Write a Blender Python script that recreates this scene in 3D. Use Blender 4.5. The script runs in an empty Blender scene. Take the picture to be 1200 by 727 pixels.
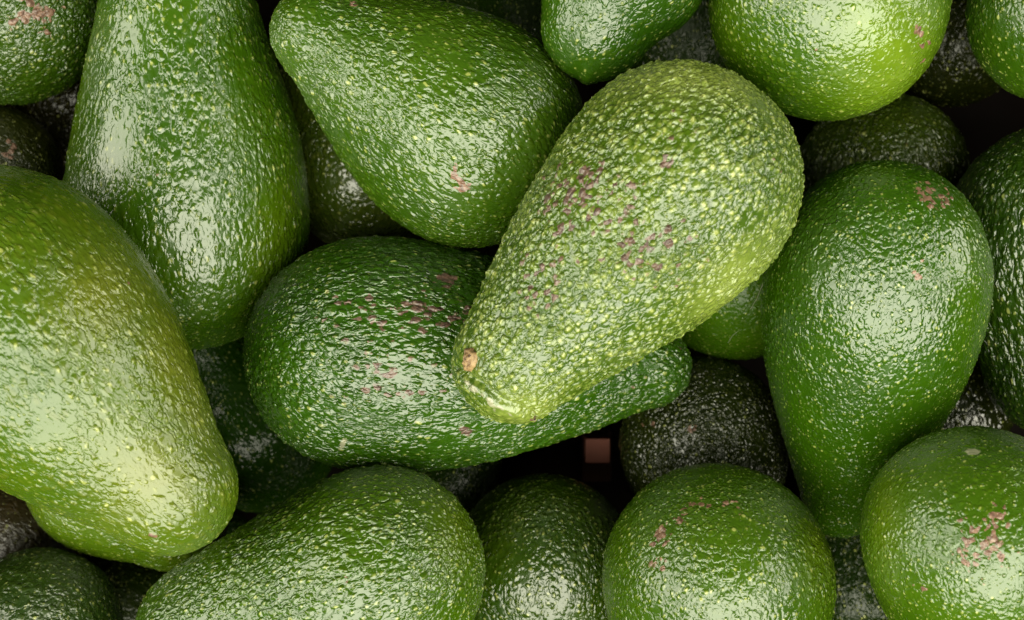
import bpy, math
import numpy as np
from mathutils import Matrix, Vector

# ------------------------------------------------------------------ camera, light, exposure
scene = bpy.context.scene
FPX, ZC, W, H = 1650.0, 0.495, 1200.0, 727.0       # focal length in photo pixels, camera height over the crate floor (m)

cam_data = bpy.data.cameras.new('camera')
cam_data.sensor_fit = 'HORIZONTAL'
cam_data.sensor_width = 36.0
cam_data.lens = 36.0 * FPX / W
cam_data.clip_start = 0.01
cam_data.clip_end = 50.0
cam_data.dof.use_dof = True
cam_data.dof.focus_distance = 0.372
cam_data.dof.aperture_fstop = 15.0
cam = bpy.data.objects.new('camera', cam_data)
cam.location = (0, 0, ZC)
scene.collection.objects.link(cam)
scene.camera = cam

world = bpy.data.worlds.new('World')
scene.world = world
world.use_nodes = True
world.node_tree.nodes['Background'].inputs[0].default_value = (0.95, 1.0, 0.9, 1)
world.node_tree.nodes['Background'].inputs[1].default_value = 0.035


def area_lamp(name, loc, target, sx, sy, watts, col):
    d = bpy.data.lights.new(name, 'AREA')
    d.shape = 'RECTANGLE'
    d.size, d.size_y = sx, sy
    d.energy = watts
    d.color = col
    o = bpy.data.objects.new(name, d)
    o.location = loc
    o.rotation_euler = (Vector(target) - Vector(loc)).to_track_quat('-Z', 'Y').to_euler()
    scene.collection.objects.link(o)
    return o


# shop ceiling panels: one above and behind the photographer, others further off in the aisle
LAMP = (1.0, 0.97, 0.78)
area_lamp('ceiling_lamp', (0.10, -0.85, 1.50), (0, 0, 0.1), 2.60, 1.70, 118.0, LAMP)
area_lamp('ceiling_lamp', (1.80, 0.40, 0.95), (0, 0, 0.1), 1.00, 1.30, 27.0, LAMP)
area_lamp('ceiling_lamp', (-1.70, 0.10, 1.05), (0, 0, 0.1), 1.30, 1.60, 42.0, LAMP)

scene.view_settings.view_transform = 'Standard'
scene.view_settings.look = 'None'
scene.view_settings.exposure = 0.0
scene.view_settings.gamma = 1.0
scene.render.engine = 'CYCLES'
scene.cycles.use_denoising = True
scene.cycles.max_bounces = 3
scene.render.film_transparent = False


# ------------------------------------------------------------------ helpers
def world_pt(px, py, z):
    s = (ZC - z) / FPX
    return np.array([(px - W / 2) * s, -(py - H / 2) * s, z])


class NT:
    """small node-tree writer"""
    def __init__(self, mat):
        mat.use_nodes = True
        self.t = mat.node_tree
        self.t.nodes.clear()

    def n(self, kind, **kw):
        x = self.t.nodes.new(kind)
        for k, v in kw.items():
            setattr(x, k, v)
        return x

    def link(self, a, b):
        self.t.links.new(a, b)

    def put(self, sock, v):
        if isinstance(v, bpy.types.NodeSocket):
            self.link(v, sock)
        elif v is not None:
            sock.default_value = v

    def math(self, op, a, b=None, c=None, clamp=False):
        x = self.n('ShaderNodeMath', operation=op, use_clamp=clamp)
        self.put(x.inputs[0], a)
        if b is not None: self.put(x.inputs[1], b)
        if c is not None: self.put(x.inputs[2], c)
        return x.outputs[0]

    def vmath(self, op, a, b=None, scale=None):
        x = self.n('ShaderNodeVectorMath', operation=op)
        self.put(x.inputs[0], a)
        if b is not None: self.put(x.inputs[1], b)
        if scale is not None: self.put(x.inputs['Scale'], scale)
        return x.outputs[0]

    def ramp(self, v, a, b, lo=0.0, hi=1.0, smooth=True):
        x = self.n('ShaderNodeMapRange', interpolation_type='SMOOTHSTEP' if smooth else 'LINEAR', clamp=True)
        self.put(x.inputs[0], v)
        for i, q in enumerate((a, b, lo, hi)):
            self.put(x.inputs[1 + i], q)
        return x.outputs[0]

    def mix(self, f, a, b):
        x = self.n('ShaderNodeMix', data_type='RGBA')
        self.put(x.inputs[0], f)
        self.put(x.inputs[6], a if isinstance(a, bpy.types.NodeSocket) else (*a, 1))
        self.put(x.inputs[7], b if isinstance(b, bpy.types.NodeSocket) else (*b, 1))
        return x.outputs[2]

    def noise(self, vec, scale, detail=2.0, rough=0.5):
        x = self.n('ShaderNodeTexNoise')
        self.put(x.inputs['Vector'], vec)
        x.inputs['Scale'].default_value = scale
        x.inputs['Detail'].default_value = detail
        x.inputs['Roughness'].default_value = rough
        return x.outputs[0], x.outputs[1]

    def voronoi(self, vec, scale, feature='F1'):
        x = self.n('ShaderNodeTexVoronoi', feature=feature)
        self.put(x.inputs['Vector'], vec)
        x.inputs['Scale'].default_value = scale
        return x.outputs['Distance'], x.outputs['Color']

    def attr(self, name):
        return self.n('ShaderNodeAttribute', attribute_name=name)


ALB = 0.39          # overall skin reflectance
ROSY = ((0.070, 0.033, 0.020), (0.175, 0.097, 0.062))
DULL = ((0.045, 0.024, 0.018), (0.105, 0.060, 0.040))


def skin_material(name, dark, light, cell=2.0, r0=0.35, r1=0.65, height=0.32, stretch=0.7,
                  rough=0.30, spec=0.78, wrinkle=0.52, dots=0.35, tip=None, seed=0.0, pebble=0.4, cork=ROSY, dotcol=(0.30, 0.33, 0.09)):
    """pebbled avocado skin; lengths in mm, coordinates are the fruit's own rest position"""
    dark = [c * ALB * k for c, k in zip(dark, (1.2, 1.0, 0.25))]; light = [c * ALB * k for c, k in zip(light, (1.2, 1.0, 0.25))]
    tip = [c * ALB for c in tip] if tip else None
    m = bpy.data.materials.new(name)
    N = NT(m)
    out = N.n('ShaderNodeOutputMaterial')
    bsdf = N.n('ShaderNodeBsdfPrincipled')
    rest = N.attr('rest').outputs['Vector']                  # metres
    scar = N.attr('scar').outputs['Fac']
    yellow = N.attr('yellow').outputs['Fac']
    sm = N.attr('smooth').outputs['Fac']
    pale = N.attr('pale').outputs['Fac']
    p = N.vmath('ADD', rest, (seed * 0.37, seed * 0.21, seed * 0.13))
    _, wc = N.noise(p, 330.0, 2.0)
    warp = N.vmath('SCALE', N.vmath('SUBTRACT', wc, (0.5, 0.5, 0.5)), scale=0.0016)
    q = N.vmath('MULTIPLY', N.vmath('ADD', p, warp), (1.0, 1.0, stretch))
    d1, c1 = N.voronoi(q, 1000.0 / cell)
    d2, c2 = N.voronoi(q, 1000.0 / (cell * 0.52))
    s1 = N.n('ShaderNodeSeparateColor'); N.link(c1, s1.inputs[0])
    s2 = N.n('ShaderNodeSeparateColor'); N.link(c2, s2.inputs[0])
    big, _ = N.noise(p, 38.0, 3.0)                            # broad patches
    big2, _ = N.noise(p, 55.0, 4.0, 0.65)
    mid, _ = N.noise(p, 120.0, 3.0, 0.6)
    mid2, _ = N.noise(q, 260.0, 2.0, 0.5)
    # pebbles: a round-topped dome in each cell, its size by the cell's own random number
    den = N.ramp(mid, 0.3, 0.7, 0.85, 1.12)
    rad1 = N.math('MULTIPLY', N.math('MULTIPLY_ADD', s1.outputs[0], r1 - r0, r0), den)
    k1 = N.math('DIVIDE', d1, rad1)
    dome1 = N.math('POWER', N.math('SUBTRACT', 1.0, N.math('MULTIPLY', k1, k1), clamp=True), 1.6)
    rad2 = N.math('MULTIPLY_ADD', s2.outputs[0], 0.45, 0.12)
    dome2 = N.math('MULTIPLY', N.ramp(N.math('DIVIDE', d2, rad2), 1.0, 0.1), N.ramp(s2.outputs[1], 0.45, 0.6))
    hh = N.math('MULTIPLY', dome1, N.math('MULTIPLY_ADD', s1.outputs[1], 0.7, 0.5))
    hh = N.math('ADD', hh, N.math('MULTIPLY', dome2, 0.45))
    # meandering fine creases between low plateaus
    wn, _ = N.noise(N.vmath('MULTIPLY', q, (1.0, 1.0, 0.75)), 390.0, 2.5, 0.55)
    cr = N.ramp(N.math('ABSOLUTE', N.math('SUBTRACT', wn, 0.5)), 0.0, 0.11)
    hh = N.math('ADD', hh, N.math('MULTIPLY', cr, N.ramp(big2, 0.32, 0.62, 0.3 * wrinkle, 1.25 * wrinkle)))
    hh = N.math('MULTIPLY', hh, N.math('MULTIPLY', N.ramp(big2, 0.34, 0.6, 0.72, 1.12), N.math('SUBTRACT', 1.0, sm, clamp=True)))
    hh = N.math('ADD', hh, N.math('MULTIPLY', mid2, 1.4))
    disp = N.n('ShaderNodeDisplacement')
    N.link(hh, disp.inputs['Height'])
    disp.inputs['Midlevel'].default_value = 0.6
    disp.inputs['Scale'].default_value = height * 0.00142
    N.link(disp.outputs[0], out.inputs['Displacement'])
    # colour
    col = N.mix(N.ramp(big, 0.32, 0.68), dark, light)
    yl = tip or (light[0] * 1.6, light[1] * 1.25, light[2] * 0.9)
    col = N.mix(N.math('MULTIPLY', yellow, N.ramp(mid, 0.2, 0.75, 0.6, 1.0)), col, yl)
    peb = N.mix(pebble, col, yl)
    col = N.mix(N.math('MULTIPLY', N.math('MAXIMUM', N.ramp(k1, 0.95, 0.35), N.math('MULTIPLY', dome2, 0.6)), 0.9), col, peb)
    dot = N.math('MULTIPLY', N.ramp(k1, 0.45, 0.2), N.ramp(s1.outputs[2], 0.85 - dots, 0.95 - dots))
    dot = N.math('MAXIMUM', dot, N.math('MULTIPLY', dome2, 0.55))
    col = N.mix(N.math('MULTIPLY', dot, N.math('MULTIPLY_ADD', mid, 0.8, 0.2)), col, dotcol)
    # corky scars sit on the pebble tops inside the scarred patches
    edge, _ = N.noise(p, 900.0, 3.0, 0.6)
    sv = N.math('ADD', N.math('MULTIPLY', scar, N.math('MULTIPLY_ADD', s1.outputs[2], 1.0, 0.26)),
                N.math('MULTIPLY', N.math('SUBTRACT', edge, 0.5), 0.5))
    sv = N.math('SUBTRACT', sv, N.math('MULTIPLY', k1, 0.26))
    sm_ = N.math('MULTIPLY', N.ramp(sv, 0.40, 0.52), N.ramp(scar, 0.02, 0.12))
    cork_col = N.mix(N.ramp(edge, 0.35, 0.65), *cork)
    col = N.mix(sm_, col, cork_col)
    pl = N.math('MULTIPLY', N.ramp(N.math('ADD', pale, N.math('MULTIPLY', N.math('SUBTRACT', edge, 0.5), 0.8)), 0.35, 0.6), 0.95)
    col = N.mix(pl, col, (0.22, 0.22, 0.14))
    N.link(col, bsdf.inputs['Base Color'])
    rg = N.math('MULTIPLY_ADD', mid, 0.10, rough - 0.11)
    rg = N.math('ADD', rg, N.ramp(big2, 0.48, 0.72, 0.0, 0.16))
    rg = N.math('ADD', rg, N.math('MULTIPLY', sm_, 0.2))
    N.link(rg, bsdf.inputs['Roughness'])
    bsdf.inputs['Specular IOR Level'].default_value = spec
    N.link(bsdf.outputs[0], out.inputs['Surface'])
    m.displacement_method = 'BOTH'
    return m


def smooth_profile(rb, rn, d, kb, kn, conc, step):
    th = np.linspace(0, math.pi / 2, 60)
    cap0 = np.stack([-rn * kn * np.cos(th), rn * np.sin(th)], 1)
    t = np.linspace(0, 1, 120)[1:-1]
    s = (1 - conc) * np.sin(t * math.pi / 2) + conc * (t * t * (3 - 2 * t))
    midp = np.stack([d * t, rn + (rb - rn) * s], 1)
    cap1 = np.stack([d + rb * kb * np.sin(th), rb * np.cos(th)], 1)
    P = np.concatenate([cap0, midp, cap1])

    def resample(P, n):
        L = np.concatenate([[0], np.cumsum(np.hypot(*np.diff(P, axis=0).T))])
        x = np.linspace(0, L[-1], n)
        return np.stack([np.interp(x, L, P[:, 0]), np.interp(x, L, P[:, 1])], 1), L[-1]
    P, L = resample(P, 500)
    sg = 0.0028 / (L / 500)
    m = int(sg * 3)
    k = np.exp(-0.5 * (np.arange(-m, m + 1) / sg) ** 2); k /= k.sum()
    a = P[m:0:-1] * [1, -1]; b = P[-2:-m - 2:-1] * [1, -1]
    E = np.concatenate([a, P, b])
    P = np.stack([np.convolve(E[:, i], k, 'valid') for i in (0, 1)], 1)
    P, L = resample(P, max(24, int(L / step)))
    P[0, 1] = P[-1, 1] = 0
    return P


def blob_weight(px, py, spots):
    """soft elliptical patches around picture positions of a surface point"""
    w = np.zeros(len(px))
    for s in spots:
        x, y, rx, ry = s[:4]
        a = math.radians(s[4]) if len(s) > 4 else 0.0
        k = s[5] if len(s) > 5 else 1.0
        dx, dy = px - x, py - y
        u = dx * math.cos(a) + dy * math.sin(a)
        v = -dx * math.sin(a) + dy * math.cos(a)
        w = np.maximum(w, k * 1.15 * np.exp(-((u / rx) ** 2 + (v / ry) ** 2)))
    return w


def make_avocado(label, body, neck, mat, step=0.0008, kb=1.0, kn=0.95, conc=0.35, bend=0.0, lump=0.017,
                 seed=1, scars=(), yellow=(), smooth=(), pale=(), sculpt=None):
    B = world_pt(*body[:2], body[3]); C = world_pt(*neck[:2], neck[3])
    rb = body[2] * (ZC - body[3]) / FPX
    rn = neck[2] * (ZC - neck[3]) / FPX
    ax = B - C
    d = float(np.linalg.norm(ax)); ax /= d
    view = np.array([0, 0, 1.0])
    X = np.cross(ax, view); X /= np.linalg.norm(X)
    Y = np.cross(ax, X)
    prof = smooth_profile(rb, rn, d, kb, kn, conc, step)
    nr = len(prof)
    ns = int(2 * math.pi * rb / step)
    rng = np.random.default_rng(seed)
    ang = np.linspace(0, 2 * math.pi, ns, endpoint=False)
    u = prof[1:-1, 0][:, None] * np.ones(ns)[None]
    r = prof[1:-1, 1][:, None] * np.ones(ns)[None]
    x = r * np.cos(ang)[None]; y = r * np.sin(ang)[None]
    V = np.stack([x, y, u], -1).reshape(-1, 3)
    V = np.concatenate([[[0, 0, prof[0, 0]]], V, [[0, 0, prof[-1, 0]]]])
    # slow swellings of the fruit
    c = np.array([0, 0, d * 0.6])
    D = V - c
    f = np.zeros(len(V))
    for i in range(5):
        k = rng.normal(size=3); k *= rng.uniform(45, 120) / np.linalg.norm(k)
        f += np.sin(V @ k + rng.uniform(0, 6.28)) * rng.uniform(0.4, 1)
    V = c + D * (1 + lump * f[:, None] / 2)
    t = (V[:, 2] - prof[0, 0]) / (prof[-1, 0] - prof[0, 0])
    V[:, 0] += bend * ((t - 0.55) ** 2 - 0.08)
    R = np.stack([X, Y, ax], 1)                    # local -> world
    Wp = V @ R.T + C
    dist = ZC - Wp[:, 2]
    px = Wp[:, 0] / dist * FPX + W / 2
    py = -Wp[:, 1] / dist * FPX + H / 2
    front = 1 / (1 + np.exp(-((Wp - (B * 0.6 + C * 0.4))[:, 2]) / 0.003))
    if sculpt:
        V = V + sculpt(px, py, front) @ R
    # faces
    i = np.arange(nr - 3)[:, None] * ns + 1
    j = np.arange(ns)[None]; j2 = (j + 1) % ns
    quads = np.stack([i + j, i + j2, i + ns + j2, i + ns + j], -1).reshape(-1, 4)
    j = j[0]; j2 = j2[0]
    last = len(V) - 1; l0 = 1 + (nr - 3) * ns
    top = np.stack([np.zeros(ns, int), 1 + j2, 1 + j], -1)
    bot = np.stack([np.full(ns, last), l0 + j, l0 + j2], -1)
    loops = np.concatenate([quads.ravel(), top.ravel(), bot.ravel()]).astype(np.int32)
    sizes = np.concatenate([np.full(len(quads), 4), np.full(2 * ns, 3)]).astype(np.int32)
    # centre of the body is the object's origin
    off = np.array([0, 0, d])
    me = bpy.data.meshes.new('avocado')
    me.vertices.add(len(V)); me.vertices.foreach_set('co', (V - off).astype(np.float32).ravel())
    me.loops.add(len(loops)); me.loops.foreach_set('vertex_index', loops)
    me.polygons.add(len(sizes))
    me.polygons.foreach_set('loop_start', np.concatenate([[0], np.cumsum(sizes)[:-1]]).astype(np.int32))
    me.update(calc_edges=True)
    me.validate()
    me.polygons.foreach_set('use_smooth', np.ones(len(sizes), bool))
    a = me.attributes.new('rest', 'FLOAT_VECTOR', 'POINT')
    a.data.foreach_set('vector', V.astype(np.float32).ravel())
    for nm, spots in (('scar', scars), ('yellow', yellow), ('smooth', smooth), ('pale', pale)):
        w = blob_weight(px, py, spots) * front
        a = me.attributes.new(nm, 'FLOAT', 'POINT')
        a.data.foreach_set('value', w.astype(np.float32))
    me.materials.append(mat)
    o = bpy.data.objects.new('avocado', me)
    M = Matrix([[R[0, 0], R[0, 1], R[0, 2], B[0]], [R[1, 0], R[1, 1], R[1, 2], B[1]],
                [R[2, 0], R[2, 1], R[2, 2], B[2]], [0, 0, 0, 1]])
    o.matrix_world = M
    o['label'] = label; o['category'] = 'avocado'; o['group'] = 'avocados heaped in the crate'
    scene.collection.objects.link(o)
    return o


# ------------------------------------------------------------------ crate
def plastic(name, col, rough=0.55):
    m = bpy.data.materials.new(name)
    N = NT(m)
    out = N.n('ShaderNodeOutputMaterial'); b = N.n('ShaderNodeBsdfPrincipled')
    tc = N.n('ShaderNodeTexCoord').outputs['Object']
    f, _ = N.noise(tc, 90.0, 4.0, 0.6)
    N.link(N.mix(f, [c * 0.7 for c in col], [c * 1.25 for c in col]), b.inputs['Base Color'])
    N.link(N.ramp(f, 0.2, 0.8, rough - 0.1, rough + 0.15), b.inputs['Roughness'])
    b.inputs['Specular IOR Level'].default_value = 0.05
    bp = N.n('ShaderNodeBump'); bp.inputs['Strength'].default_value = 0.3; bp.inputs['Distance'].default_value = 0.0004
    N.link(f, bp.inputs['Height']); N.link(bp.outputs[0], b.inputs['Normal'])
    N.link(b.outputs[0], out.inputs['Surface'])
    return m


def box_mesh(name, x0, x1, y0, y1, z0, z1, mat, parent, bev=0.0008):
    import bmesh
    bm = bmesh.new()
    bmesh.ops.create_cube(bm, size=1.0)
    for v in bm.verts:
        v.co = ((x0 + x1) / 2 + v.co.x * (x1 - x0), (y0 + y1) / 2 + v.co.y * (y1 - y0), (z0 + z1) / 2 + v.co.z * (z1 - z0))
    bmesh.ops.bevel(bm, geom=list(bm.edges), offset=bev, segments=2, affect='EDGES')
    me = bpy.data.meshes.new(name); bm.to_mesh(me); bm.free()
    me.materials.append(mat)
    o = bpy.data.objects.new(name, me); scene.collection.objects.link(o); o.parent = parent
    return o


crate = bpy.data.objects.new('crate', None)
scene.collection.objects.link(crate)
crate['label'] = 'dark brown plastic crate with a pinkish square peg under the avocado heap'
crate['category'] = 'crate'
BROWN = plastic('brown_plastic', (0.004, 0.0026, 0.002), 0.8)
PINK = plastic('pink_brown_plastic', (0.25, 0.10, 0.075), 0.6)
PEG_SHADE = plastic('shaded_peg_plastic', (0.05, 0.022, 0.015), 0.6)  # darker copy of the peg plastic, shade put into the colour
CX, CY, CT = 0.215, 0.165, 0.006
box_mesh('base_panel', -CX, CX, -CY, CY, -0.006, -0.0005, BROWN, crate)
for sx in (-1, 1):  # unseen crate walls, added to keep light from leaking in sideways
    box_mesh('added_side_wall', min(sx * CX, sx * (CX + CT)), max(sx * CX, sx * (CX + CT)), -CY, CY, -0.006, 0.125, BROWN, crate)
    box_mesh('added_end_wall', -CX - CT, CX + CT, min(sx * (CY + .0003), sx * (CY + CT)), max(sx * (CY + .0003), sx * (CY + CT)), -0.006, 0.125, BROWN, crate)
PZ = 0.030
pp = world_pt(700.5, 528.5, PZ); hs = 14.0 * (ZC - PZ) / FPX
box_mesh('peg', pp[0] - hs, pp[0] + hs, pp[1] - hs, pp[1] + hs, 0.0105, PZ, PINK, crate, 0.0002)
box_mesh('peg_shade_block', pp[0] - hs * 1.1, pp[0] + hs * 1.5, pp[1] - hs * 3.2, pp[1] + hs * 1.2, -0.0004, 0.010, PEG_SHADE, crate, 0.0004)  # block for the peg's dark front face, shaded by its colour

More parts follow.
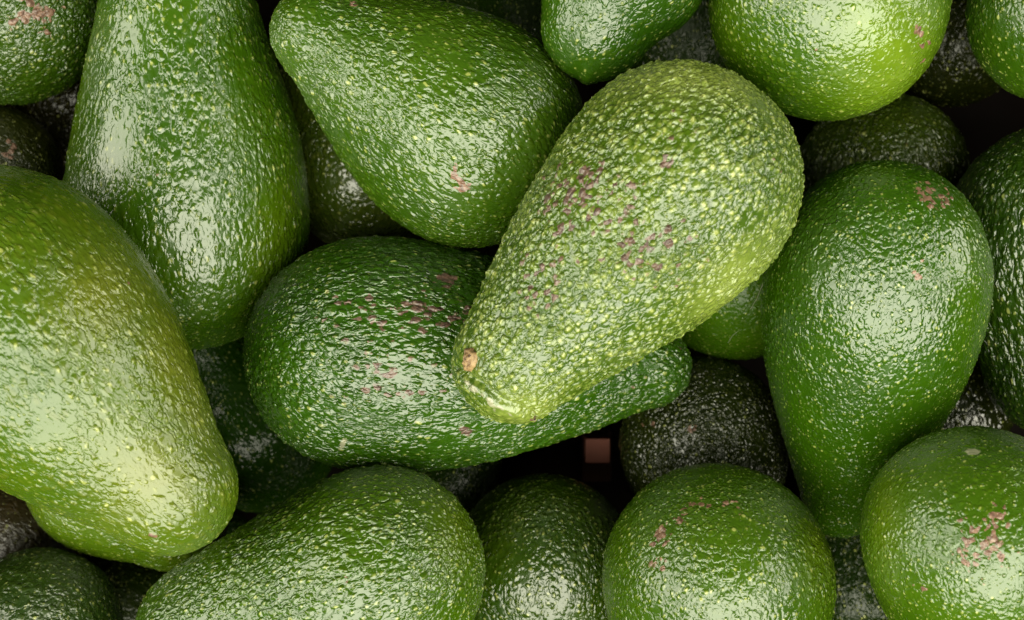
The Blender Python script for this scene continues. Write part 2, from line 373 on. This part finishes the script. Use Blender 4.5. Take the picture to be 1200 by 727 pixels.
# ------------------------------------------------------------------ avocados
SK = skin_material
G = dict
LIST = [
    # key, label, body (x, y, r, z), neck (x, y, r, z), skin, shape
    G(label='olive yellow-green pear-shaped avocado with tan stem button lying on top of the heap',
      body=(797, 212, 140, .1274), neck=(600, 428, 71, .1328), kn=.95, conc=.30, step=.0006, key='top',
      skin=G(dark=(.055, .150, .016), light=(.085, .195, .024), wrinkle=.45, pebble=.6, cork=DULL, cell=1.6, r0=0.55, r1=0.88, height=.40, stretch=.8, rough=.27, dots=.5,
             tip=(.38, .50, .08)),
      scars=[(690, 235, 90, 70, 0, .68), (770, 290, 110, 70, 0, .6), (640, 330, 70, 70, 0, .58), (660, 270, 20, 15, 0, .8), (800, 150, 60, 40, 0, .5), (630, 320, 20, 20, 0, .6), (780, 190, 14, 10, 0, .9),
             (625, 487, 6, 9, 0, 1.0), (910, 200, 30, 50, 0, .4)],
      yellow=[(860, 330, 60, 30, -45), (820, 90, 110, 30), (620, 480, 40, 20)]),
    G(label='deep green avocado lying crosswise under the neck of the olive one',
      body=(450, 415, 138, .0886), neck=(765, 430, 47, .0817), kn=.95, kb=1.18, lump=.008, conc=.1, step=.0007, key='cross',
      skin=G(dark=(.026, .105, .008), light=(.038, .145, .012), cork=DULL, cell=1.60, r0=0.57, r1=0.85, height=0.33, stretch=.55, rough=.24, dots=.12),
      scars=[(500, 365, 75, 35, 5, .72), (520, 330, 18, 10, 0, .95), (430, 375, 90, 60, 0, .58), (460, 450, 120, 60, 0, .56), (545, 505, 14, 9, 0, .8), (740, 445, 50, 25, 0, .45), (798, 408, 8, 6, 0, 1.)],
      pale=[(402, 519, 4, 9, 30, .75)]),
    G(label='glossy dark green avocado with small corky patch, standing neck down beside the olive one',
      body=(1025, 345, 130, .1060), neck=(985, 584, 46, .0740), kb=1.22, conc=.15, step=.0006,
      skin=G(wrinkle=.42, dark=(.030, .115, .006), light=(.044, .155, .010), cell=1.44, r0=0.42, r1=0.76, height=0.18, stretch=.8, rough=.22, dots=.3),
      scars=[(1095, 230, 36, 22, 20, .78), (1070, 320, 26, 30, 0, .62), (1050, 230, 50, 20, 0, .4)],
      yellow=[(1135, 330, 25, 90, 0, .6)]),
    G(label='large yellowish green avocado with waxy sheen overlapping two others',
      body=(0, 360, 165, .1306), neck=(197, 572, 80, .1305), conc=.0, step=.0006, kn=1.0,
      skin=G(spec=.65, dark=(.068, .18, .018), light=(.105, .225, .020), cell=2.00, r0=0.42, r1=0.72, height=0.19, stretch=.6, rough=.26, dots=.2,
             tip=(.23, .285, .018)),
      scars=[(150, 330, 14, 10, 0, .6), (60, 300, 16, 9, 0, .55), (30, 250, 14, 8, 0, .6), (205, 400, 8, 22, -30, .7), (178, 628, 25, 10, 15, .5)],
      yellow=[(215, 440, 40, 110, -25), (180, 560, 70, 60), (120, 350, 60, 60)]),
    G(label='green avocado pressed under the neck of the large yellowish one',
      body=(125, 553, 96, .0636), neck=(205, 606, 66, .0669), conc=.1, step=.0008,
      skin=G(dark=(.070, .175, .016), light=(.095, .21, .020), cell=1.92, r0=0.40, r1=0.64, height=0.17, stretch=.7, rough=.26, dots=.3)),
    G(label='big green pear-shaped avocado with shiny streaks, bottom end wedged behind the yellowish one',
      body=(222, 262, 141, .0698), neck=(208, -20, 82, .0881), conc=.2, step=.0007, kb=1.06,
      skin=G(dark=(.040, .140, .012), light=(.062, .18, .014), cell=1.84, r0=0.48, r1=0.78, height=0.21, stretch=.62, rough=.24, dots=.25),
      scars=[(180, 205, 60, 14, 10, .5), (210, 140, 60, 80, 0, .3)], smooth=[(135, 180, 22, 30, 0, .8), (240, 215, 40, 16, 0, .5)],
      yellow=[(320, 270, 30, 80, 15), (85, 120, 14, 70, 12)]),
    G(label='mid green avocado with pale glossy neck and one pink corky scar',
      body=(551, 156, 135, .0949), neck=(372, 38, 55, .1096), conc=.1, step=.0007,
      skin=G(wrinkle=.5, dark=(.040, .130, .014), light=(.060, .17, .020), cell=1.60, r0=0.50, r1=0.80, height=.276, stretch=.6, rough=.25, dots=.15),
      scars=[(537, 215, 15, 13, 0, 1.0), (533, 200, 5, 12, 0, 1.0), (548, 218, 14, 6, 0, 1.0), (415, 5, 14, 6, 0, .7)]),
    G(label='small end of a bright green avocado tapering to a blunt pointed tip',
      body=(726, -35, 104, .1128), neck=(699, 31, 66, .1133), kb=1.5, conc=.1, kn=1.0, step=.0007, key='tip',
      skin=G(dark=(.028, .115, .014), light=(.045, .15, .02), cell=2.08, r0=0.42, r1=0.64, height=0.18, stretch=.8, rough=.20, dots=.3),
      smooth=[(690, 85, 40, 18, 0, .8)], scars=[(760, 30, 40, 30, 0, .35)]),
    G(label='round bright green avocado seen end-on with a brown zigzag scar',
      body=(970, 0, 138, .1123), neck=(985, -130, 90, .0930), conc=.2, step=.0006,
      skin=G(wrinkle=.4, tip=(.24, .40, .015), dark=(.040, .145, .010), light=(.065, .185, .012), cell=1.60, r0=0.40, r1=0.69, height=0.16, stretch=.85, rough=.23, dots=.4),
      scars=[(1076, 38, 7, 12, 0, 1.1), (1083, 52, 11, 7, 20, 1.1), (1080, 68, 5, 10, 0, .9), (890, 65, 12, 4, 20, .8), (955, 55, 20, 12, 0, .5)],
      yellow=[(1040, 60, 60, 90)]),
    G(label='green speckled avocado against the crate side, next to the one with zigzag scar',
      body=(1243, 15, 106, .1139), neck=(1270, -110, 65, .1126), step=.0007,
      skin=G(dark=(.035, .12, .012), light=(.05, .15, .015), cell=1.68, r0=0.44, r1=0.69, height=0.17, stretch=.8, rough=.24, dots=.5)),
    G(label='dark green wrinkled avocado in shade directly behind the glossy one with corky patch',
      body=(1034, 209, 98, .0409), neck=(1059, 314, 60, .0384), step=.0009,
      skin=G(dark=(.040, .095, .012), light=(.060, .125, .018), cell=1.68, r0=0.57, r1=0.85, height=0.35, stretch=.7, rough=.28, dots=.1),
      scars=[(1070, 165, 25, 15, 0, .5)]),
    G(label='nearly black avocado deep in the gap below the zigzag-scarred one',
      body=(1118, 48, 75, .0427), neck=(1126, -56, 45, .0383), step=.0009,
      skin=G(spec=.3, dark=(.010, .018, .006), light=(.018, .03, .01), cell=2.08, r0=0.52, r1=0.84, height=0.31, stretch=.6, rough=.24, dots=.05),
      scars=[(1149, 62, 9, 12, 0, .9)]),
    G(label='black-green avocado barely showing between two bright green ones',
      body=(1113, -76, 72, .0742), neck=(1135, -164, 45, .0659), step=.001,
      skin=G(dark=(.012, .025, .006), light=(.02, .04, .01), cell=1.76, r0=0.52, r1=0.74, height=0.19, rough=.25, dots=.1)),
    G(label='long dark green avocado with ridged skin standing along the crate side',
      body=(1240, 269, 126, .0850), neck=(1245, 429, 88, .0800), step=.0007,
      skin=G(dark=(.020, .070, .014), light=(.032, .10, .018), cell=1.76, r0=0.54, r1=0.85, height=0.34, stretch=.5, rough=.24, dots=.15)),
    G(label='plain green avocado wedged under the olive one and beside the glossy one',
      body=(866, 310, 112, .0509), neck=(787, 220, 62, .0399), step=.0008,
      skin=G(spec=.25, dark=(.045, .15, .006), light=(.065, .19, .010), cell=1.52, r0=0.36, r1=0.56, height=0.14, stretch=.8, rough=.30, dots=.35)),
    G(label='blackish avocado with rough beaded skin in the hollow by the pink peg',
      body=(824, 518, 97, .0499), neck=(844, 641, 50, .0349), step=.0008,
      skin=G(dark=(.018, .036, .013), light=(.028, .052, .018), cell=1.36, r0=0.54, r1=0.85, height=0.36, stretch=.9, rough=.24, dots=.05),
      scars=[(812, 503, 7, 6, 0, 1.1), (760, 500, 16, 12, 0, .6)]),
    G(label='round green avocado seen end-on with a cluster of pink corky specks',
      body=(1146, 632, 132, .1266), neck=(1165, 770, 80, .0990), step=.0006,
      skin=G(wrinkle=.38, dark=(.052, .16, .010), light=(.072, .20, .014), cell=1.52, r0=0.42, r1=0.69, height=0.17, stretch=.9, rough=.26, dots=.45),
      scars=[(1170, 620, 14, 45, 0, .9), (1150, 640, 65, 60, 0, .66), (1085, 690, 40, 30, 0, .5)],
      pale=[(1140, 530, 9, 4, 0, 1.0)], yellow=[(1040, 610, 20, 70)]),
    G(label='round green avocado with orange-brown flecks scattered on its shoulder',
      body=(843, 680, 137, .1052), neck=(850, 810, 80, .0843), step=.0006,
      skin=G(dark=(.046, .14, .010), light=(.066, .18, .014), cell=1.60, r0=0.44, r1=0.76, height=0.19, stretch=.8, rough=.25, dots=.4),
      scars=[(800, 605, 20, 10, -30, .9), (825, 590, 35, 10, 0, .7), (775, 630, 14, 20, 30, .85), (770, 660, 20, 22, 0, .6), (860, 595, 25, 20, 0, .55)],
      yellow=[(960, 640, 20, 50)]),
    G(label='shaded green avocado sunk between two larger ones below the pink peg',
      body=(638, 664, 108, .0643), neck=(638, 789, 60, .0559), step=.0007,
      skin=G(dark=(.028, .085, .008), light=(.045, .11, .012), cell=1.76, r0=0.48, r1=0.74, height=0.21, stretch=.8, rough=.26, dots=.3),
      scars=[(590, 680, 20, 40, 0, .4)]),
    G(label='fresh green avocado slanting out of the heap below the deep green crosswise one',
      body=(440, 675, 127, .1094), neck=(255, 755, 100, .1002), step=.0006,
      skin=G(dark=(.044, .14, .008), light=(.062, .17, .010), cell=1.52, r0=0.52, r1=0.82, height=0.31, stretch=.65, rough=.25, dots=.35),
      scars=[(480, 565, 30, 10, 0, .35), (405, 680, 8, 6, 0, .8), (325, 700, 14, 10, 0, .6)],
      yellow=[(530, 620, 30, 60)]),
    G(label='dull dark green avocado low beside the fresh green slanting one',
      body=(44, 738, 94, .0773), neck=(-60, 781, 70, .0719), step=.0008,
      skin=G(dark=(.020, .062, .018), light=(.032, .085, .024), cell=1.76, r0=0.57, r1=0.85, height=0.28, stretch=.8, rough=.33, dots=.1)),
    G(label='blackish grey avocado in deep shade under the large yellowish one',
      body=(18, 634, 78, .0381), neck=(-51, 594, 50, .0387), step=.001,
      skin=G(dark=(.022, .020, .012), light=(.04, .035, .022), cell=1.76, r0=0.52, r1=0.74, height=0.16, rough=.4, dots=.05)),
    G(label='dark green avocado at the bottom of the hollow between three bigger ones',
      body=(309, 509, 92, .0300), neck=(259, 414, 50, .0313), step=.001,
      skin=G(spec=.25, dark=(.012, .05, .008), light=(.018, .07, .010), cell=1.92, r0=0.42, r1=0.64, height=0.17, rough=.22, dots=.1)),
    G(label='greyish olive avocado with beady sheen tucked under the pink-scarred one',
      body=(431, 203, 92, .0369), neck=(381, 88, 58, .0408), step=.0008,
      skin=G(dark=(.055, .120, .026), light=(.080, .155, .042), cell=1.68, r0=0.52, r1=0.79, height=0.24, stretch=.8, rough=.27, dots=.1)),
    G(label='green avocado with a pale brown corky crust near the crate corner',
      body=(8, 10, 113, .0716), neck=(72, -88, 66, .0560), step=.0007,
      skin=G(dark=(.036, .115, .010), light=(.05, .14, .013), cell=1.68, r0=0.52, r1=0.84, height=0.35, stretch=.85, rough=.26, dots=.2),
      scars=[(40, 12, 40, 22, 0, .9), (5, 20, 30, 30, 0, .6), (50, 40, 12, 12, 0, .8)]),
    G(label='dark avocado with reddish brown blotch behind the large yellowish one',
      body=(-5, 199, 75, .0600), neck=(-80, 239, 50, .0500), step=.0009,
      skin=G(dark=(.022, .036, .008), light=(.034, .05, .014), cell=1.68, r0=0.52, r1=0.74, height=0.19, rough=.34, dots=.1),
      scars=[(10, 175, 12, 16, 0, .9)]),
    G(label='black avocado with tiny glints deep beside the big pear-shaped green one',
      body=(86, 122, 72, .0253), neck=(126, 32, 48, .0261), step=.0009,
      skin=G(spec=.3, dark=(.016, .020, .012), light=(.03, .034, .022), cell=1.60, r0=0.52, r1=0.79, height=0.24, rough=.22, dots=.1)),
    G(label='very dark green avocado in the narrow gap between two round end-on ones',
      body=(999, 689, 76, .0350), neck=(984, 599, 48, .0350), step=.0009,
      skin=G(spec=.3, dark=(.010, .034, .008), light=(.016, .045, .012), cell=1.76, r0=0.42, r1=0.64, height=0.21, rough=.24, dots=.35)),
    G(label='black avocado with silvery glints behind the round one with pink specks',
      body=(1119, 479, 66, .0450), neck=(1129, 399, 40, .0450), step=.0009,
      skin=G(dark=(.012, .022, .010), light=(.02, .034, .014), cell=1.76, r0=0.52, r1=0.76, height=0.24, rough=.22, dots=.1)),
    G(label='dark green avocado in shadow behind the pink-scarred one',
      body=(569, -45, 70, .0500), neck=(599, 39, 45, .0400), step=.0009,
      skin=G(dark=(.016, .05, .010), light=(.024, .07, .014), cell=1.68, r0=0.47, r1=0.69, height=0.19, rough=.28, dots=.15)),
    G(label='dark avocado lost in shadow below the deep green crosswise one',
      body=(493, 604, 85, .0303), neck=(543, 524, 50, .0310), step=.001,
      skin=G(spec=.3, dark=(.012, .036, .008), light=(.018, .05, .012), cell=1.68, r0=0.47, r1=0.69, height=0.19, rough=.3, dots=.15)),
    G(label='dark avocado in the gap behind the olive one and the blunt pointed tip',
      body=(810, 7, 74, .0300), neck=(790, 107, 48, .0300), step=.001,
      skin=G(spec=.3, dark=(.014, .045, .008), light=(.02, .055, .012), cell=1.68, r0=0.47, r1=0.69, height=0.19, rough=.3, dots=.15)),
    G(label='dark avocado on the crate floor, added to blacken the gap between the dull dark green one and the slanting one',  # filler fruit, put in so the lit floor in this gap goes dark
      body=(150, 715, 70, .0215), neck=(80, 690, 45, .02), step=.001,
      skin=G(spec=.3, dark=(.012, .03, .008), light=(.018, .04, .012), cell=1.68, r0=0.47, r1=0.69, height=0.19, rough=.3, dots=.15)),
    G(label='small dark avocado on the crate floor, added to blacken the gap under the tip of the yellowish one',  # another added fruit, hides lit floor below the tip
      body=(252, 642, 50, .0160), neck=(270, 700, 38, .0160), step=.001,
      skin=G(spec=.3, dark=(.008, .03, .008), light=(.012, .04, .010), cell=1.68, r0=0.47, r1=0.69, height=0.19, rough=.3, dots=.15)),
]


def polyline_dist(px, py, pts):
    """distance to a polyline and signed side (negative = lower left of it)"""
    best = np.full(len(px), 1e9); side = np.zeros(len(px))
    for (x0, y0), (x1, y1) in zip(pts[:-1], pts[1:]):
        dx, dy = x1 - x0, y1 - y0
        L2 = dx * dx + dy * dy
        t = np.clip(((px - x0) * dx + (py - y0) * dy) / L2, 0, 1)
        ex, ey = px - x0 - t * dx, py - y0 - t * dy
        dd = np.hypot(ex, ey)
        sd = (dx * (py - y0) - dy * (px - x0)) / math.sqrt(L2)
        m = dd < best
        best[m] = dd[m]; side[m] = sd[m]
    return best, np.where(side > 0, -best, best)


def crease_sculpt(px, py, front):
    d, sd = polyline_dist(px, py, CREASE)
    g = -0.0020 * np.exp(-((sd - 4) / 5) ** 2) + 0.0004 * np.exp(-((sd + 8) / 9) ** 2)
    g *= np.where(d > abs(sd) + 1e-6, np.exp(-((d - abs(sd)) / 4) ** 2), 1)
    g += -0.0008 * np.exp(-((px - STEM[0]) / 13) ** 2 - ((py - STEM[1]) / 17) ** 2)
    return (g * front)[:, None] * np.array([[-0.30, -0.30, 0.905]])


def tip_sculpt(px, py, front):
    g = 0.0013 * np.exp(-((px - 689) / 9) ** 2 - ((py - 90) / 11) ** 2)
    return g[:, None] * np.array([[-0.1, -0.95, 0.3]])


CREASE = [(538, 437), (550, 448), (562, 453), (574, 463), (584, 472), (600, 479), (620, 488)]
STEM = (550, 420)

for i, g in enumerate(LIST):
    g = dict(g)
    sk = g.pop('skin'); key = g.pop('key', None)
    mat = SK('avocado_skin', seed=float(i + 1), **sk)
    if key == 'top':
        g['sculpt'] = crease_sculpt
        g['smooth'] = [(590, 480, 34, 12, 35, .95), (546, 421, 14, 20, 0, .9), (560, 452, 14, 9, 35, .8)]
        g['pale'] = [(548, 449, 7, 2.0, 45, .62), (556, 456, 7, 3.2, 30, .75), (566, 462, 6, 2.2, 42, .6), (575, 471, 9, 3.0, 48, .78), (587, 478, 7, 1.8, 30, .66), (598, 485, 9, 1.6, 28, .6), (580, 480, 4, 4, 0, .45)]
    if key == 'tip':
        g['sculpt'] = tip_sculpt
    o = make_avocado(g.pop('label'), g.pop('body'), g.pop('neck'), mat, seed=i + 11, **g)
    if key == 'top':
        top_fruit = o


# ------------------------------------------------------------------ stem button of the top avocado
def stem_material():
    m = bpy.data.materials.new('dry_stem')
    N = NT(m)
    out = N.n('ShaderNodeOutputMaterial'); b = N.n('ShaderNodeBsdfPrincipled')
    tc = N.n('ShaderNodeTexCoord').outputs['Object']
    f, _ = N.noise(tc, 520.0, 4.0, 0.65)
    g, _ = N.noise(tc, 300.0, 2.0)
    c = N.mix(N.ramp(f, 0.35, 0.62), (0.10, 0.052, 0.02), (0.27, 0.18, 0.08))
    c = N.mix(N.ramp(g, 0.60, 0.68), c, (0.05, 0.025, 0.012))
    N.link(c, b.inputs['Base Color']); b.inputs['Roughness'].default_value = 0.5
    bp = N.n('ShaderNodeBump'); bp.inputs['Strength'].default_value = 0.8; bp.inputs['Distance'].default_value = 0.0006
    N.link(f, bp.inputs['Height']); N.link(bp.outputs[0], b.inputs['Normal'])
    N.link(b.outputs[0], out.inputs['Surface'])
    return m


def add_stem(fruit, sx, sy, rx, ry, tilt):
    me = fruit.data
    n = len(me.vertices)
    co = np.empty(n * 3, np.float32); me.vertices.foreach_get('co', co); co = co.reshape(-1, 3)
    M = np.array(fruit.matrix_world)
    Wp = co @ M[:3, :3].T + M[:3, 3]
    dist = ZC - Wp[:, 2]
    px = Wp[:, 0] / dist * FPX + W / 2; py = -Wp[:, 1] / dist * FPX + H / 2
    near = np.hypot(px - sx, py - sy) < 4
    k = int(np.argmax(np.where(near, Wp[:, 2], -1)))
    nrm = np.array(me.vertices[k].normal) @ M[:3, :3].T
    C = Wp[k]
    zx = nrm / np.linalg.norm(nrm)
    up = np.array([math.sin(tilt), math.cos(tilt), 0.0]); up -= zx * (up @ zx); up /= np.linalg.norm(up)
    rt = np.cross(up, zx)
    s = dist[k] / FPX
    rng = np.random.default_rng(5)
    V, Fc = [], []
    NA, NR = 36, 9
    wob = 1 + 0.12 * np.sin(np.arange(NA) / NA * 6.283 * 3 + 1) + 0.07 * rng.normal(size=NA)
    C = C + zx * 0.0010
    V.append(C + zx * 0.0013)
    for r in range(1, NR + 1):
        f = r / NR
        h = 0.0012 * (1 - f ** 3) + 0.00028 * math.sin(f * 9) - (0.0025 if r == NR else 0)
        for a in range(NA):
            t = a / NA * 6.283
            hh = h + rng.normal() * 0.00012
            V.append(C + rt * math.cos(t) * rx * s * f * wob[a] + up * math.sin(t) * ry * s * f * wob[a] + zx * hh)
    for a in range(NA):
        b = (a + 1) % NA
        Fc.append((0, 1 + a, 1 + b))
        for r in range(NR - 1):
            Fc.append((1 + r * NA + a, 1 + (r + 1) * NA + a, 1 + (r + 1) * NA + b, 1 + r * NA + b))
    Mi = np.linalg.inv(M)
    L = [tuple(Mi[:3, :3] @ v + Mi[:3, 3]) for v in V]
    me2 = bpy.data.meshes.new('stem_button'); me2.from_pydata(L, [], Fc)
    me2.polygons.foreach_set('use_smooth', np.ones(len(Fc), bool))
    me2.materials.append(stem_material())
    o = bpy.data.objects.new('stem_button', me2); scene.collection.objects.link(o)
    o.parent = fruit
    o['label'] = 'tan dried stem button'


add_stem(top_fruit, STEM[0], STEM[1], 10.0, 14.0, 0.15)

# ------------------------------------------------------------------ loose plant fibres caught between the fruit
def fibre(label, pts, rad=0.00007):
    P = [world_pt(*p) for p in pts]
    cu = bpy.data.curves.new('fibre', 'CURVE'); cu.dimensions = '3D'
    sp = cu.splines.new('POLY'); sp.points.add(len(P) - 1)
    for q, p in zip(sp.points, P): q.co = (*p, 1)
    cu.bevel_depth = rad; cu.bevel_resolution = 1
    tmp = bpy.data.objects.new('fibre_curve', cu)
    scene.collection.objects.link(tmp)
    dg = bpy.context.evaluated_depsgraph_get()
    me = bpy.data.meshes.new_from_object(tmp.evaluated_get(dg))
    bpy.data.objects.remove(tmp)
    o = bpy.data.objects.new('fibre', me); scene.collection.objects.link(o)
    m = bpy.data.materials.new('dry_fibre'); N = NT(m)
    out = N.n('ShaderNodeOutputMaterial'); b = N.n('ShaderNodeBsdfPrincipled')
    f, _ = N.noise(N.n('ShaderNodeTexCoord').outputs['Object'], 800.0)
    N.link(N.mix(f, (0.12, 0.12, 0.09), (0.24, 0.23, 0.18)), b.inputs['Base Color'])
    N.link(b.outputs[0], out.inputs['Surface'])
    me.materials.clear(); me.materials.append(m)
    o['label'] = label; o['category'] = 'fibre'; o['group'] = 'loose fibres'


fibre('thin whitish fibre hanging beside the olive avocado over the plain green one',
      [(900, 300, .112), (898, 318, .108), (893, 335, .104), (887, 350, .098), (879, 363, .092)])
fibre('short thin fibre lying on the plain green avocado in the gap',
      [(853, 402, .078), (858, 394, .0795), (865, 388, .081)], 0.00005)
